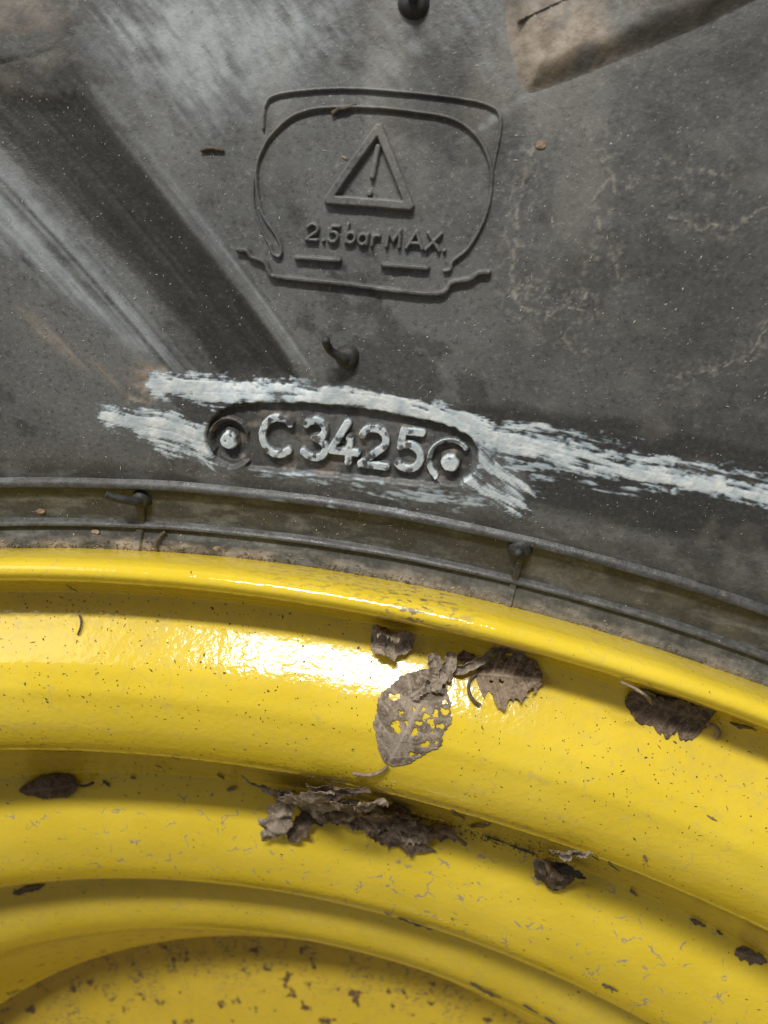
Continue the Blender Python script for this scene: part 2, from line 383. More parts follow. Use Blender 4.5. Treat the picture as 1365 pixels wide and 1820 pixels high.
def sheet(U, V, fine=True):
    """relief height (survey units) and stain and painted shade masks over the tyre sheet"""
    Z = np.zeros(U.shape)
    # relief
    warpU = U + 3*(vnoise(U/9, V/9, 70)-.5)*1.2; warpV = V + 3*(vnoise(U/9, V/9, 71)-.5)*1.2
    plate = poly_sdf(warpU, warpV, PL_POLY)
    rec = sstep(2.0, -2.6, plate)
    h = -10.5*rec
    band = poly_sdf(U, V, BAND); bandm = sstep(28, -34, band)
    h = h - 13*bandm
    h = h + 3.0*(fbm(U/260, V/260, 5, 3)-.5) + 1.0*(fbm(U/34, V/34, 6, 3)-.5) + .28*(fbm(U/6, V/6, 7, 3)-.5)
    st = streaks(U, V, SDX, SDY, 11, 420, 6, 4); st2 = streaks(U, V, SDX, SDY, 31, 600, 18, 3)
    h = h + 1.3*(st-.5)*sstep(74, 10, band)
    # stains and darker tones, with lug and screw pit shade painted in
    dark = sstep(5, -12, band + 22*(st2-.5) + 14*(st-.5))*np.clip(.88+.5*(st2-.42)+.3*(st-.5), .6, 1)
    big = fbm(U/130, V/130, 3, 4)
    scuff = sstep(14, -34, poly_sdf(U, V, POLY['scuffL']))*np.clip(.22+2.3*(st-.40)+1.8*(st2-.45), 0, 1)
    scuff = np.maximum(scuff, sstep(12, -14, poly_sdf(U, V, POLY['scuffR']))*np.clip(.1+2.6*(st-.38), 0, 1)*.9)
    stT = streaks(U, V, SDX, SDY, 47, 36, 6, 4)
    scuff = np.maximum(scuff, sstep(40, -60, poly_sdf(U, V, POLY['scuffT']))*np.clip(.15+1.5*(stT-.38)+2.6*(big-.45), 0, 1))
    scuff = np.maximum(scuff, sstep(40, -60, poly_sdf(U, V, POLY['scuffM']))*np.clip(.05+1.3*(stT-.4)+2.2*(fbm(U/60+V/90, V/150, 9, 3)-.47), 0, 1)*.75)
    scuff = np.maximum(scuff, sstep(4, -8, poly_sdf(U, V, POLY['lugstrip']))*.95*np.clip(.4+1.6*(stT-.3), 0, 1))
    scuff = scuff*(1-dark)
    wet = sstep(8, -18, poly_sdf(U, V, POLY['wet']) + 14*(fbm(U/40, V/14, 13, 3)-.5))
    dark = np.maximum(dark, .55*sstep(.49, .58, fbm(U/150+V/400, V/110, 33, 7, .68))*(1-scuff))
    dark = np.maximum(dark, wet*.80)
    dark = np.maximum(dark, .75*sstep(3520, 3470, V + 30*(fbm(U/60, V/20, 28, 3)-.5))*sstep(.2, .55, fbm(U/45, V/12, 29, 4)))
    dark = np.maximum(dark, .8*sstep(30, -60, poly_sdf(U, V, POLY['lugShade'])))  # shade of the right lug, painted as darker rubber
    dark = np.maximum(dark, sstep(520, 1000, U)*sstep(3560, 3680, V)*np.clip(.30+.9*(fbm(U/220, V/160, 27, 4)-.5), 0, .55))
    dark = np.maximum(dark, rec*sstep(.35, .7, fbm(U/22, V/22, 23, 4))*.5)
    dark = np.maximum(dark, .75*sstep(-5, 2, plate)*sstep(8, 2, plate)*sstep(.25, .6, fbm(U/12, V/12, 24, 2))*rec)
    tan = .85*sstep(8, -8, poly_sdf(U, V, POLY['tanL']))*sstep(.30, .62, fbm(U/16, V/9, 15, 4))
    tan = np.maximum(tan, .42*sstep(10, -8, poly_sdf(U, V, POLY['tanL2']))*sstep(.35, .7, st))
    tan = np.maximum(tan, .40*sstep(30, -40, poly_sdf(U, V, POLY['tanTL']))*sstep(.3, .7, fbm(U/40, V/30, 16, 4)))
    tan = np.maximum(tan, .35*rec*sstep(.54, .74, fbm(U/22, V/10, 26, 4)))
    jn = fbm(U/26, V/8, 17, 4)
    pit = np.maximum(sstep(33, 27, np.hypot(U-PITS[0,0], V-PITS[0,1])), sstep(35, 29, np.hypot(U-PITS[1,0], V-PITS[1,1])))
    h = h - 6*pit; dark = np.maximum(dark, .6*pit)  # pit round each screw, its shade painted into the colour
    tan = np.maximum(tan, sstep(3384, 3358, V + 30*(jn-.5))*sstep(.30, .6, fbm(U/70, V/20, 18, 3))*np.interp(U, [-100, 560, 800], [.8, .6, .35]))
    crack = .30*sstep(3400, 3350, V + 30*(jn-.5))*sstep(300, 800, U)*sstep(.35, .62, fbm(U/9, V/9, 19, 4))
    crack = np.maximum(crack, .13*sstep(.50, .75, fbm(U/45, V/30, 20, 6))*sstep(500, 900, U))
    for c, wd in zip(CRACKS, CRW):
        q = near_box(U, V, c, 45)
        if not q.any(): continue
        u, v = U[q], V[q]
        d, arc, fr, sd = seg_dist(u + 9*(fbm(u/14, v/14, 40, 3)-.5), v + 9*(fbm(u/14, v/14, 41, 3)-.5), c)
        k = np.maximum(sstep(wd*.65, 0, d)*.70*sstep(.46, .60, fbm(u/5, v/5, 42, 3)), sstep(wd*9, 0, d)*.40*sstep(.52, .74, fbm(u/6, v/6, 43, 4, .65)))
        crack[q] = np.maximum(crack[q], k)
        h[q] += .25*sstep(wd, 0, d)
    dust = fbm(U/60, V/200, 44, 4)
    crack = np.maximum(crack, .20*sstep(.5, .75, dust)*sstep(200, 500, U)*sstep(3800, 3900, V))
    paint = np.zeros(U.shape)
    for P, ws, amp, con in STROKES:
        m = near_box(U, V, P, 55)
        if not m.any(): continue
        u, v = U[m], V[m]
        d, arc, fr, sd = seg_dist(u, v, P)
        sd = sd + 9*(fbm(arc/48, sd/24, 55, 3)-.5)
        wl = .84*np.interp(fr, np.linspace(0, 1, len(ws)), ws)
        br = .6*fbm(arc/90, sd/3.1, 50, 3, .7)+.4*fbm(arc/45, sd/6.3, 57, 3); bl = fbm(arc/26, sd/8, 51, 4); ed = fbm(u/5, v/5, 52, 3)
        core = (wl - d)/9 + (br-.5)*4.2*con + (bl-.5)*2.6*con + (ed-.5)*1.5
        paint[m] = np.maximum(paint[m], np.clip(core*.55+.25, 0, 1)*amp*sstep(.33, .64, br*.65+bl*.35+.12/con))
    paint = np.clip(paint, 0, 1)
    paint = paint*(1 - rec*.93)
    h = h + .9*paint*(.5 + fbm(U/5, V/5, 53, 3))*sstep(.2, .6, paint)
    dark = dark*(1-.7*tan)
    return h, np.stack([paint, dark, scuff, tan], -1), np.stack([crack, wet, Z, Z+1], -1)

def sheet_xyz(U, V, h):
    return surf(tyre_d, V, U/R0, h)

# ------------------------------------------------------------------ the wheel
floor = mesh_py('floor', [(-6,-6,0),(6,-6,0),(6,6,0),(-6,6,0)], [(0,1,2,3)], CONC); floor['kind'] = 'structure'
wheel = empty('tractor_wheel', (0, 0, 0))
tag(wheel, 'black rubber tractor tyre mounted on a yellow painted steel rim', 'wheel')

# tyre: one closed ring, fine in the sector the photograph shows
th = np.concatenate([np.linspace(-.085, .455, 1080), np.linspace(.455, 2*math.pi-.085, 150)[1:-1]])
rr = np.concatenate([np.arange(3341, 3640, 1.7), np.arange(3640, 4180, 2.3), np.linspace(4180, 5700, 40)[1:]])
TH, RR = np.meshgrid(th, rr); U, V = TH*R0, RR
near = TH < .46
h = np.zeros(U.shape); ma = np.zeros(U.shape+(4,)); mb = np.zeros(U.shape+(4,))
sub = (slice(0, int((rr < 4180).sum())), slice(0, 1080))
fade = (sstep(4180, 4120, V)*sstep(.455, .44, TH)*sstep(-.085, -.078, TH))[sub]
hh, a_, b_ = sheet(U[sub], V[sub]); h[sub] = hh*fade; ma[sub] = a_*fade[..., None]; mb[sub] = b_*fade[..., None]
P3 = sheet_xyz(U, V, h)
tail_r = np.array([5790, 5830, 5840, 5840, 5830, 5700, 5300, 4800, 4400, 3900, 3500, 3330, 3250]); tail_d = np.array([-60, 100, 400, 2500, 2900, 3130, 3270, 3300, 3285, 3200, 3050, 2930, 2800])
T2, D2 = np.meshgrid(th, tail_d); R2 = np.repeat(tail_r[:, None], len(th), 1)
P3 = np.concatenate([P3, to3(R2, T2, -D2)]); z4 = np.zeros(R2.shape+(4,)); ma = np.concatenate([ma, z4]); mb = np.concatenate([mb, z4])
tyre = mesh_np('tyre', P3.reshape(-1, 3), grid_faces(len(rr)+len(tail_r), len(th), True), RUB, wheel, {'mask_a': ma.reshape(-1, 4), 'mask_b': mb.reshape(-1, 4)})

# rim
prof_r = np.array([p[0] for p in rim_pts], float)[::-1]
dens = []
for a, b in zip(prof_r[:-1], prof_r[1:]):
    n = int(max(2, np.hypot(a-b, rim_d(a)-rim_d(b))/6)); n = min(n, 24); dens += list(np.linspace(a, b, n, endpoint=False))
dens.append(prof_r[-1]); dens = np.array(dens)
thr = np.concatenate([np.linspace(-.55, .85, 640), np.linspace(.85, 2*math.pi-.55, 140)[1:-1]])
TH, RR = np.meshgrid(thr, dens); U, V = TH*3000, RR
undul = 2.2*(fbm(U/420, V/900, 80, 2)-.5) + .9*(fbm(U/60, V/60, 81, 2)-.5)
P3 = surf(rim_d, V, TH, undul)
scr = .25 + .75*sstep(2860, 2780, V)*sstep(2440, 2520, V)
spot = sstep(2120, 1900, V)
dust = .38*sstep(2980, 2900, V)*sstep(2780, 2900, V) + .30*sstep(3310, 3250, V)*sstep(3100, 3230, V) + .22*sstep(2540, 2500, V)
dust = dust*(.5+fbm(U/50, V/50, 83, 3)) + .10*fbm(U/200, V/90, 84, 3)
c0 = rimhit([745], [1068]); lipc = np.exp(-((TH-c0[1][0])/.020)**2)*sstep(3305, 3318, V)*1.0
lipc = np.maximum(lipc, .45*np.exp(-((TH-c0[1][0]+.035)/.05)**2)*sstep(3328, 3342, V))
lipc = np.maximum(lipc, 1.0*sstep(1380, 1640, V)*sstep(1850, 1838, V)*sstep(.38, .58, fbm(U/70, V/60, 86, 3)))
rim = mesh_np('rim', P3.reshape(-1, 3), grid_faces(len(dens), len(thr), True)[:, ::-1], YEL, wheel, {'mask_a': np.stack([scr, spot, np.clip(dust, 0, 1), lipc], -1).reshape(-1, 4)})

# ---------------- moulded relief on the tyre, each mark a piece of its own
def relief(name, sdf, pts, pad, step, H, edge, parent=tyre, white=0., cover=(.30, .52), base_h=None, dark=.0, rough=.5, seed=0, tanm=None, mat=None):
    P = np.asarray(pts); u0, v0 = P.min(0)-pad; u1, v1 = P.max(0)+pad
    u = np.arange(u0, u1, step); v = np.arange(v0, v1, step); U, V = np.meshgrid(u, v)
    d = sdf(U, V); t = sstep(edge, -edge, d + rough*(fbm(U/4, V/4, 90+seed, 2)-.5)*2)
    keep = (t > 0).ravel(); F = grid_faces(*U.shape); F = F[keep[F].any(1)]
    idx = np.unique(F); mp = np.full(U.size, -1); mp[idx] = np.arange(len(idx))
    U, V, d, t = (q.ravel()[idx] for q in (U, V, d, t))
    hb, m1, m2 = sheet(U, V)
    h = hb - 1.6 + (H+1.6)*t + (.9*rough*(fbm(U/5, V/5, 95+seed, 3)-.5))*t
    if white:
        wn = fbm(U/9, V/9, 60+seed, 4)
        p = white*sstep(.55, .9, t)*sstep(*cover, wn)
        m1 = m1.copy(); m1[..., 0] = np.clip(np.maximum(m1[..., 0]*.3, p), 0, 1); m1[..., 1] *= (1-p)
        h = h + .8*p*(fbm(U/6, V/6, 61+seed, 3))
    if dark: m1 = m1.copy(); m1[..., 1] = np.maximum(m1[..., 1], dark*sstep(.3, .7, fbm(U/30, V/30, 62, 3)))
    if tanm is not None: m1, m2 = tanm(U, V, d, m1, m2)
    return mesh_np(name, sheet_xyz(U, V, h), mp[F], mat or RUB, parent, {'mask_a': m1, 'mask_b': m2})
def lines(name, polys, hw, H, edge=1.6, step=1.5, smooth=True, **k):
    P = [tuv(smooth_poly(p, 6) if smooth and len(p) > 2 else p) for p in polys]
    sdf = lambda U, V: np.min([seg_dist(U, V, p)[0] for p in P], 0) - hw
    return relief(name, sdf, np.vstack(P), hw+4, step, H, edge, **k)

lines('pictogram_tyre_outline', [[(469,229),(470,205),(473,187),(487,171),(538,162),(622,158),(736,166),(835,179),(875,191),(889,206),(889,235),(881,276),(874,312)]], 1.9, 5.0, edge=1.2, step=1.1, rough=.2)
lines('pictogram_tyre_outline', [[(481,435),(487,451),(498,455),(501,442),(493,419),(469,383),(459,344),(457,300),(467,268),(483,241),(515,211),(550,196),(598,191),(669,192),(736,199),(796,209),(831,227),(855,253),(869,284),(874,316),(869,363),(855,403),(831,442),(805,464),(801,478),(790,481)]], 2.2, 5.8, edge=1.3, step=1.1, rough=.2)
lines('pictogram_tyre_outline', [[(454,304),(451,351),(459,391),(474,425),(482,436)]], 1.7, 4.2, edge=1.2, step=1.1, rough=.2)
lines('pictogram_rim_outline', [[(425,444),(440,445),(449,456),(472,465),(480,482),(495,491),(598,502),(716,517),(776,521),(794,514),(803,501),(835,495),(852,484),(869,483)]], 3.1, 8.0, edge=1.1, step=1.2, dark=.5, rough=.5)
lines('pictogram_dash', [[(528,457),(604,462)]], 3.0, 8.0, edge=1.1, step=1.2, smooth=False, dark=.4, rough=.4)
lines('pictogram_dash', [[(681,470),(760,476)]], 3.0, 8.0, edge=1.1, step=1.2, smooth=False, dark=.4, rough=.4)
lines('warning_triangle', [[(674,229),(585,355),(729,366),(674,229)]], 5.4, 9.0, edge=1.2, step=1.2, smooth=False, rough=.3)
lines('exclamation_mark', [[(673,262),(663,314)],[(658,343),(658,344)]], 3.4, 7.5, edge=1.1, step=1.1, smooth=False, rough=.2)

def arc(cx, cy, rx, ry, a0, a1, n=14):
    return [(cx+rx*math.cos(math.radians(a0+(a1-a0)*i/n)), cy+ry*math.sin(math.radians(a0+(a1-a0)*i/n))) for i in range(n+1)]
GLY = {'C': [arc(.42,.5,.40,.46,48,312)], '3': [arc(.28,.735,.26,.225,150,-90,12)+arc(.28,.275,.30,.235,90,-150,14)],
 '4': [[(.40,.98),(.04,.27),(.66,.27)],[(.47,.62),(.47,.02)]], '2': [arc(.33,.68,.29,.28,165,-35,12)+[(.05,.04),(.66,.04)]],
 '5': [[(.60,.96),(.17,.96),(.11,.56)]+arc(.30,.33,.30,.30,125,-140,14)], '.': [[(.05,.06),(.06,.06)]],
 'b': [[(.05,1),(.05,.02)], arc(.28,.29,.23,.27,0,360,18)], 'a': [[(.55,.58),(.55,.02)], arc(.28,.29,.25,.27,0,360,18)],
 'r': [[(.06,.58),(.06,.02)], arc(.30,.32,.22,.24,165,60,6)], 'M': [[(.02,.02),(.06,.98),(.34,.35),(.62,.98),(.68,.02)]],
 'A': [[(0,.02),(.34,.98),(.70,.02)],[(.13,.32),(.57,.32)]], 'X': [[(.02,.98),(.62,.02)],[(.62,.98),(.0,.02)]]}
def glyph(name, ch, org, ex, ey, hw, H, **k):
    polys = [[(org[0]+ex[0]*x+ey[0]*y, org[1]+ex[1]*x+ey[1]*y) for x, y in s] for s in GLY[ch]]
    P = [tuv(p) for p in polys]
    sdf = lambda U, V: np.min([seg_dist(U, V, p)[0] for p in P], 0) - hw
    return relief(name, sdf, np.vstack(P), hw+5, 1.1, H, 1.3, **k)
for i, (ch, x, y, hgt, wd) in enumerate([('2',544,426,30,31),('.',574,429,30,30),('5',583,430,30,28),('b',614,431,33,33),('a',636,434,33,30),('r',660,436,33,30),
        ('M',687,438,31,34),('A',723,441,31,40),('X',757,444,31,38),('.',788,447,31,31)]):
    glyph({'.': 'raised_full_stop', '2': 'raised_digit', '5': 'raised_digit'}.get(ch, 'raised_letter'), ch, (x, y), (wd, wd*.077), (hgt*.14, -hgt), 2.3, 6.8, seed=i, rough=.25)
for i, (ch, x, y, hgt, wd) in enumerate([('C',461,809,71,72),('3',536,816,72,70),('4',583,821,72,74),('2',636,829,72,75),('5',700,835,72,76)]):
    glyph('raised_digit' if ch != 'C' else 'raised_letter', ch, (x, y), (wd, wd*.115), (hgt*.06, -hgt), 6.2, 8.5, white=.62, seed=20+i, rough=.5)

# screw heads that hold the code plate
def screw(cx, cy, ringr, seed, arc0, arc1):
    ring = [(cx+ringr*math.cos(math.radians(a)), cy-ringr*math.sin(math.radians(a))) for a in np.linspace(arc0, arc1, 16)]
    P = tuv(ring)
    relief('screw_ring', lambda U, V: seg_dist(U, V, P)[0]-4.5, P, 10, 1.3, 7.5, 2.2, white=.0 if seed == 1 else .55, rough=1.0, seed=seed, dark=.5)
    c = tuv([(cx+1, cy+2)])[0]
    def sd(U, V):
        a = np.arctan2(V-c[1], U-c[0]); return np.hypot(U-c[0], V-c[1]) - 14.5 - 2.2*(vnoise(np.cos(a)*1.6+seed*5, np.sin(a)*1.6, 7)-.5)*2
    relief('screw_head', sd, c[None], 24, 1.1, 17, 4.0, white=.8, cover=(.18, .42), rough=1.0, seed=seed+3)
screw(404, 782, 33, 1, 20, 215)
screw(797, 822, 36, 2, 35, 230)
# recessed gap, darkened with painted shade, round the screws is part of the moulded plate

# concentric ribs over the bead
def ring_rib(name, rc, hw, H):
    tt = np.concatenate([np.linspace(-.085, .455, 700), np.linspace(.455, 2*math.pi-.085, 150)[1:-1]])
    prof = [(-hw-1.5, -2.2), (-hw, .0), (-hw*.93, H*.55), (-hw*.72, H*.92), (-hw*.3, H), (hw*.35, H*.82), (hw*.75, H*.5), (hw*1.05, H*.1), (hw*1.3, -1.6)]
    T, Q = np.meshgrid(tt, np.arange(len(prof))); pr = np.array(prof)
    wob = 1.0*(vnoise(T*R0/120, T*0, 100)-.5)
    RRr = rc + pr[Q, 0] + wob; hh = pr[Q, 1] + .8*(fbm(T*R0/9, RRr/5, 101, 3)-.5)
    X = surf(tyre_d, RRr, T, hh)
    n = fbm(T*R0/30, RRr/5, 102, 3); z = np.zeros_like(n)
    m1 = np.stack([.35*sstep(.55, .75, n)*sstep(300, 500, T*R0)*sstep(800, 650, T*R0)*(rc > 3430), .45+.4*sstep(.35, .65, n), .12*sstep(.45, .7, n[::-1]), z], -1)
    m2 = np.stack([.2*sstep(.6, .8, n), z+.6, z, z+1], -1)
    mesh_np(name, X.reshape(-1, 3), grid_faces(len(prof), len(tt), True), RUB, tyre, {'mask_a': m1.reshape(-1, 4), 'mask_b': m2.reshape(-1, 4)})
ring_rib('bead_rib', 3469, 6.4, 10)
ring_rib('bead_rib', 3401, 6.2, 10)
lines('radial_rib', [[(252,890),(245,984)]], 7.0, 6.5, smooth=False, dark=.8)
lines('radial_rib', [[(926,990),(904,1072)]], 6.0, 6.5, smooth=False, dark=.8)

# rubber vent hairs
def tp(px, py, hh):
    r, t, k = hit([px], [py]); return surf(tyre_d, r, t, hh)[0]
def vent(px, py, rad, path, sr, knob_h=12):
    r, t, k = hit([px], [py]); c = surf(tyre_d, r, t, 0)[0]; n = normal(tyre_d, r, t)[0]
    a = nrm(np.cross(n, [0, 1., 0])); b = np.cross(n, a); V = []; prof = [(1.25, -3), (1.1, .12), (1.0, .45), (.9, .8), (.68, 1.02), (.35, 1.12), (.02, 1.14)]
    for pr, ph in prof:
        for k_ in range(20):
            g = 2*math.pi*k_/20; q = pr*rad*(1+.05*math.sin(3*g+px)); V.append(c + S*(a*q*math.cos(g) + b*q*math.sin(g) + n*(ph*knob_h if ph > 0 else ph)))
    F = [tuple(int(x) for x in f) for f in grid_faces(len(prof), 20, True)]
    base = mesh_py('vent_knob', V, F, SPEW, tyre)
    P = smooth_poly([tp(*p) for p in path], 6); rad_ = np.linspace(sr, sr*.86, len(P))*S
    V, F = tube_mesh(P, rad_, 12); mesh_py('vent_hair', V, F, SPEW, tyre)
vent(618, 634, 16, [(620,638,2),(616,634,14),(606,626,20),(596,617,25),(590,605,30),(590,597,36),(592,592,42)], 6.5)
vent(252, 886, 15, [(255,888,2),(250,882,14),(235,874,24),(215,866,30),(203,860,33)], 7.5, 12)
vent(925, 972, 18, [(925,974,2),(925,968,18),(924,962,30),(924,957,40)], 7.5, 14)
vent(736, 4, 17, [(737,6,2),(737,0,16),(735,-8,30),(733,-20,40)], 7, 12)

# lug ends that run down from the tread
def lug(name, poly, H, edge, label, tanfn, sm=True):
    P = tuv(poly); sdf = lambda U, V: poly_sdf(U, V, P)
    o = relief(name, sdf, P, edge+4, 3.0, H, edge, rough=1.0, tanm=tanfn); o['label'] = label; return o
TANR = tuv([(905,40),(922,140),(940,155),(1010,120),(1075,80),(1050,30),(990,10)])
def tan_right(U, V, d, m1, m2):
    m1 = m1.copy(); e = poly_sdf(U, V, TANR)
    m1[..., 3] = np.maximum(sstep(35, -15, e)*sstep(.28, .55, fbm(U/30, V/30, 120, 4))*.85, .25*sstep(.4, .7, fbm(U/50, V/30, 121, 4)))
    m1[..., 2] = 0; m1[..., 1] = np.maximum(.5*sstep(.5, .65, fbm(U/35, V/18, 122, 4)), .85*sstep(20, 110, e)); m1[..., 3] *= 1-.8*sstep(20, 110, e); return m1, m2
lug('tread_lug', [(912,-120),(914,-20),(920,60),(932,112),(946,146),(1010,124),(1120,80),(1260,20),(1420,-60),(1500,-160)], 17, 17, 'lug end with a tan dirt stain', tan_right)
lines('lug_groove_ridge', [[(922,44),(975,20),(1040,-10)]], 2.0, 19, edge=1.5)
def tan_left(U, V, d, m1, m2):
    m1 = m1.copy(); m1[..., 3] = .28*sstep(.3, .65, fbm(U/40, V/26, 125, 4)); m1[..., 2] = .7*sstep(-9, -3, d)*sstep(.3, .6, fbm(U/20, V/20, 126, 3)); m1[..., 1] = .45; return m1, m2
lug('tread_lug', [(-160,150),(-60,132),(0,112),(60,98),(96,84),(122,56),(136,20),(140,-40),(150,-140),(-160,-140)], 3.2, 7, 'low rounded lug end in the top corner', tan_left)

# ------------------------------------------------------------------ dry leaves and debris, each a thing of its own
def spt(px, py, hh, on):
    """point at height hh over the rim or the tyre, with the outward normal and the local scale"""
    prof, f = (rim_d, rimhit) if on == 'rim' else (tyre_d, hit)
    r, t, k = f([px], [py]); m = normal(prof, r, t)[0]
    p = to3(r, t, -prof(r))[0] + m*hh*S*k[0]
    return p, m, k[0]
def clear_rim(P, gap=.00030):
    r = np.hypot(P[:,0], P[:,1])/S
    z = np.where(r < 3359, ZF - rim_d(np.clip(r, 905, 3361))*S, -9) + gap
    P[:,2] = np.maximum(P[:,2], z); return P
def leaf(name, base, tip, W, mat, label, cat='leaf', on='rim', lift=(3, 6), roll=0., bend=0., tipup=0., crump=4., cs=22., serr=.06, teeth=13, blunt=.75, power=.8,
         holes=(), seed=0, ns=44, nt=27, petiole=None, pet_r=3.2, pet_mat=None, group=None, twist=0., vein=1.2, nup=None, rag=0.):
    B, n1, k1 = spt(*base, lift[0], on); T, n2, k2 = spt(*tip, lift[1], on); k = (k1+k2)/2
    e1 = T-B; L = np.linalg.norm(e1); e1 = e1/L; n = n1+n2 if nup is None else np.asarray(nup, float) + .2*(n1+n2)
    n = nrm(n - e1*(n@e1)); e2 = np.cross(n, e1); L = L/S; W = W*k
    s, t = np.meshgrid(np.linspace(0, 1, ns), np.linspace(-1, 1, nt), indexing='ij')
    saw = lambda q: (q - np.floor(q))
    wd = W/2*np.sin(math.pi*np.clip(.02+.96*s, 0, 1)**blunt)**power
    wd = wd*(1 + serr*(saw(s*teeth + .13*seed)-.5)*2*np.abs(t)**3 + .10*(vnoise(s*5, np.sign(t)*3+7, seed)-.5))
    if rag: wd = wd*(1 - rag*np.abs(t)**2*np.clip(fbm(s*9, np.sign(t)*2+3, seed+5, 3)-.3, 0, 1)*1.8)
    x = s*L + serr*18*k*(np.abs(t)**4)*(saw(s*teeth+.13*seed)-.5)*.6; y = t*wd; z = np.zeros_like(x)
    vm = np.maximum(np.exp(-(t*wd/(2.4*k))**2), .7*np.exp(-((saw(s*6.5-np.abs(t)*1.1)-.5)/.09)**2)*(np.abs(t) > .05))
    z += vein*k*vm
    X, Y = x/(cs*k), y/(cs*k)
    z += crump*k*1.5*(fbm(X*.8+seed*3.1, Y*.8, 200+seed, 2, .4)-.5)
    z -= crump*k*1.5*np.abs(2*vnoise(X*.75+.5*Y+seed, Y*.75-.4*X, 280+seed)-1) + crump*k*.55*np.abs(2*vnoise(X*1.9-.6*Y, Y*1.9+seed, 290+seed)-1)
    z += .22*crump*k*(fbm(X*3.2, Y*3.2+seed, 230+seed, 2)-.5)
    y = y + .5*crump*k*2*(fbm(x/(cs*k), y/(cs*k)+9, 260+seed, 2)-.5)*np.abs(t)
    if twist: a = twist*(s-.5); y, z = y*np.cos(a)-z*np.sin(a), y*np.sin(a)+z*np.cos(a)
    if roll:
        Rc = W/abs(roll); ph = y/Rc; y, z = (Rc-z*np.sign(roll))*np.sin(ph), (Rc - (Rc-z*np.sign(roll))*np.cos(ph))*np.sign(roll)
        if roll < 0: z = z + Rc*(1-math.cos(min(abs(roll)/2, math.pi)))*np.sin(math.pi*np.clip(s, .05, .95))
    z = z + bend*k*4*s*(1-s) + tipup*k*s*s
    P = B + (e1*x[..., None] + e2*y[..., None] + n*z[..., None])*S
    P = P.reshape(-1, 3)
    if on == 'rim': P = clear_rim(P)
    F = grid_faces(ns, nt); C = P[F].mean(1); keep = np.ones(len(F), bool)
    for hx, hy, hr in holes:
        q, _, kk = spt(hx, hy, lift[0]+2, on); dv = C-q; a = dv@e1/S; b = dv@e2/S
        an = np.arctan2(b, a); keep &= np.hypot(a*(1+.3*math.sin(hx)), b*(1+.3*math.cos(hy))) > hr*k*(1+.28*np.sin(2*an+hx)+.2*np.sin(3*an+hy))
    o = mesh_np(name, P - B, F[keep], mat, None, {'mask_a': np.stack([vm.ravel()]*4, -1)})
    o.location = B
    md = o.modifiers.new('thickness', 'SOLIDIFY'); md.thickness = .00014; md.offset = 0
    if petiole:
        Q = smooth_poly([spt(*p, on)[0] for p in petiole], 6)
        Vt, Ft = tube_mesh(np.asarray(Q) - B, np.linspace(pet_r*.85, pet_r*1.15, len(Q))*S*k, 8)
        mesh_py('petiole', Vt, Ft, pet_mat or STALK, o)
    return tag(o, label, cat, group)
def stalk(name, path, r, mat, label, on='rim', cat='twig', seed=0, flat=1.):
    Q = smooth_poly([spt(*p, on)[0] for p in path], 7); k = spt(*path[0], on)[2]; B = Q[0]
    n = len(Q); rad = np.linspace(r, r*.65, n)*(1+.25*(vnoise(np.arange(n)*.7, np.zeros(n), seed)-.5)*2)*S*k
    Vt, Ft = tube_mesh(Q-B, rad, 8); o = mesh_py(name, Vt, Ft, mat); o.location = B
    return tag(o, label, cat)

leaf('dry_leaf', (690,1356), (772,1196), 136, LEAFG, 'flat grey brown dry leaf with insect holes lying on the upper yellow shelf', lift=(5,12), roll=.5, bend=4, crump=4.5, cs=26, blunt=1.08, power=.72, rag=.14,
     serr=.028, teeth=19, holes=[(701,1241,6),(704,1290,9),(737,1301,8),(757,1321,7),(732,1337,5),(756,1274,7),(774,1270,7),(790,1267,5),(712,1267,4),(745,1285,4),(766,1284,6),(752,1262,4),(783,1290,5),(768,1300,3),(722,1284,3),(790,1250,4),(735,1262,3),(745,1338,3),(775,1318,4)], seed=3, ns=84, nt=60,
     petiole=[(690,1356,8),(676,1366,9),(655,1370,9),(630,1364,12)], pet_r=3.4)
leaf('dry_leaf', (846,1198), (962,1206), 112, LEAF, 'brown veined dry leaf with a hooked stalk beside the holed leaf', lift=(6,16), roll=.8, bend=8, crump=5, cs=30, blunt=.9, power=.6, serr=.07, teeth=9, rag=.5,
     holes=[(872,1213,3),(890,1213,4),(942,1230,5),(878,1163,4),(905,1157,6)], seed=5, ns=64, nt=48, vein=3.0, petiole=[(847,1197,9),(834,1212,10),(833,1232,10),(842,1248,8),(853,1255,6)], pet_r=3.2, pet_mat=STALKD)
leaf('crumpled_leaf', (664,1108), (738,1132), 92, LEAFG, 'small dry leaf crumpled into a ball just under the rim lip', lift=(16,18), roll=5.2, crump=6, cs=18, seed=7, power=.45, bend=6, ns=50, nt=50, rag=.4)
leaf('crumpled_leaf', (1262,1272), (1112,1236), 104, LEAFD, 'dark cupped dry leaf tucked against the rim lip on the right', lift=(8,9), roll=2.6, crump=7, cs=24, seed=9, rag=.45, power=.5, ns=60, nt=46, serr=.035, teeth=13,
     petiole=[(1258,1270,18),(1268,1284,14),(1275,1300,8),(1270,1310,5)], pet_r=4, vein=3)
leaf('dry_leaf', (140,1388), (40,1402), 56, LEAFD, 'small folded brown leaf with a thin stalk in the left groove', lift=(8,8), roll=-1.5, crump=3, cs=22, seed=11, petiole=[(138,1388,10),(152,1392,10),(163,1389,12),(173,1382,16)], pet_r=2.6, pet_mat=STALKD, serr=.05)
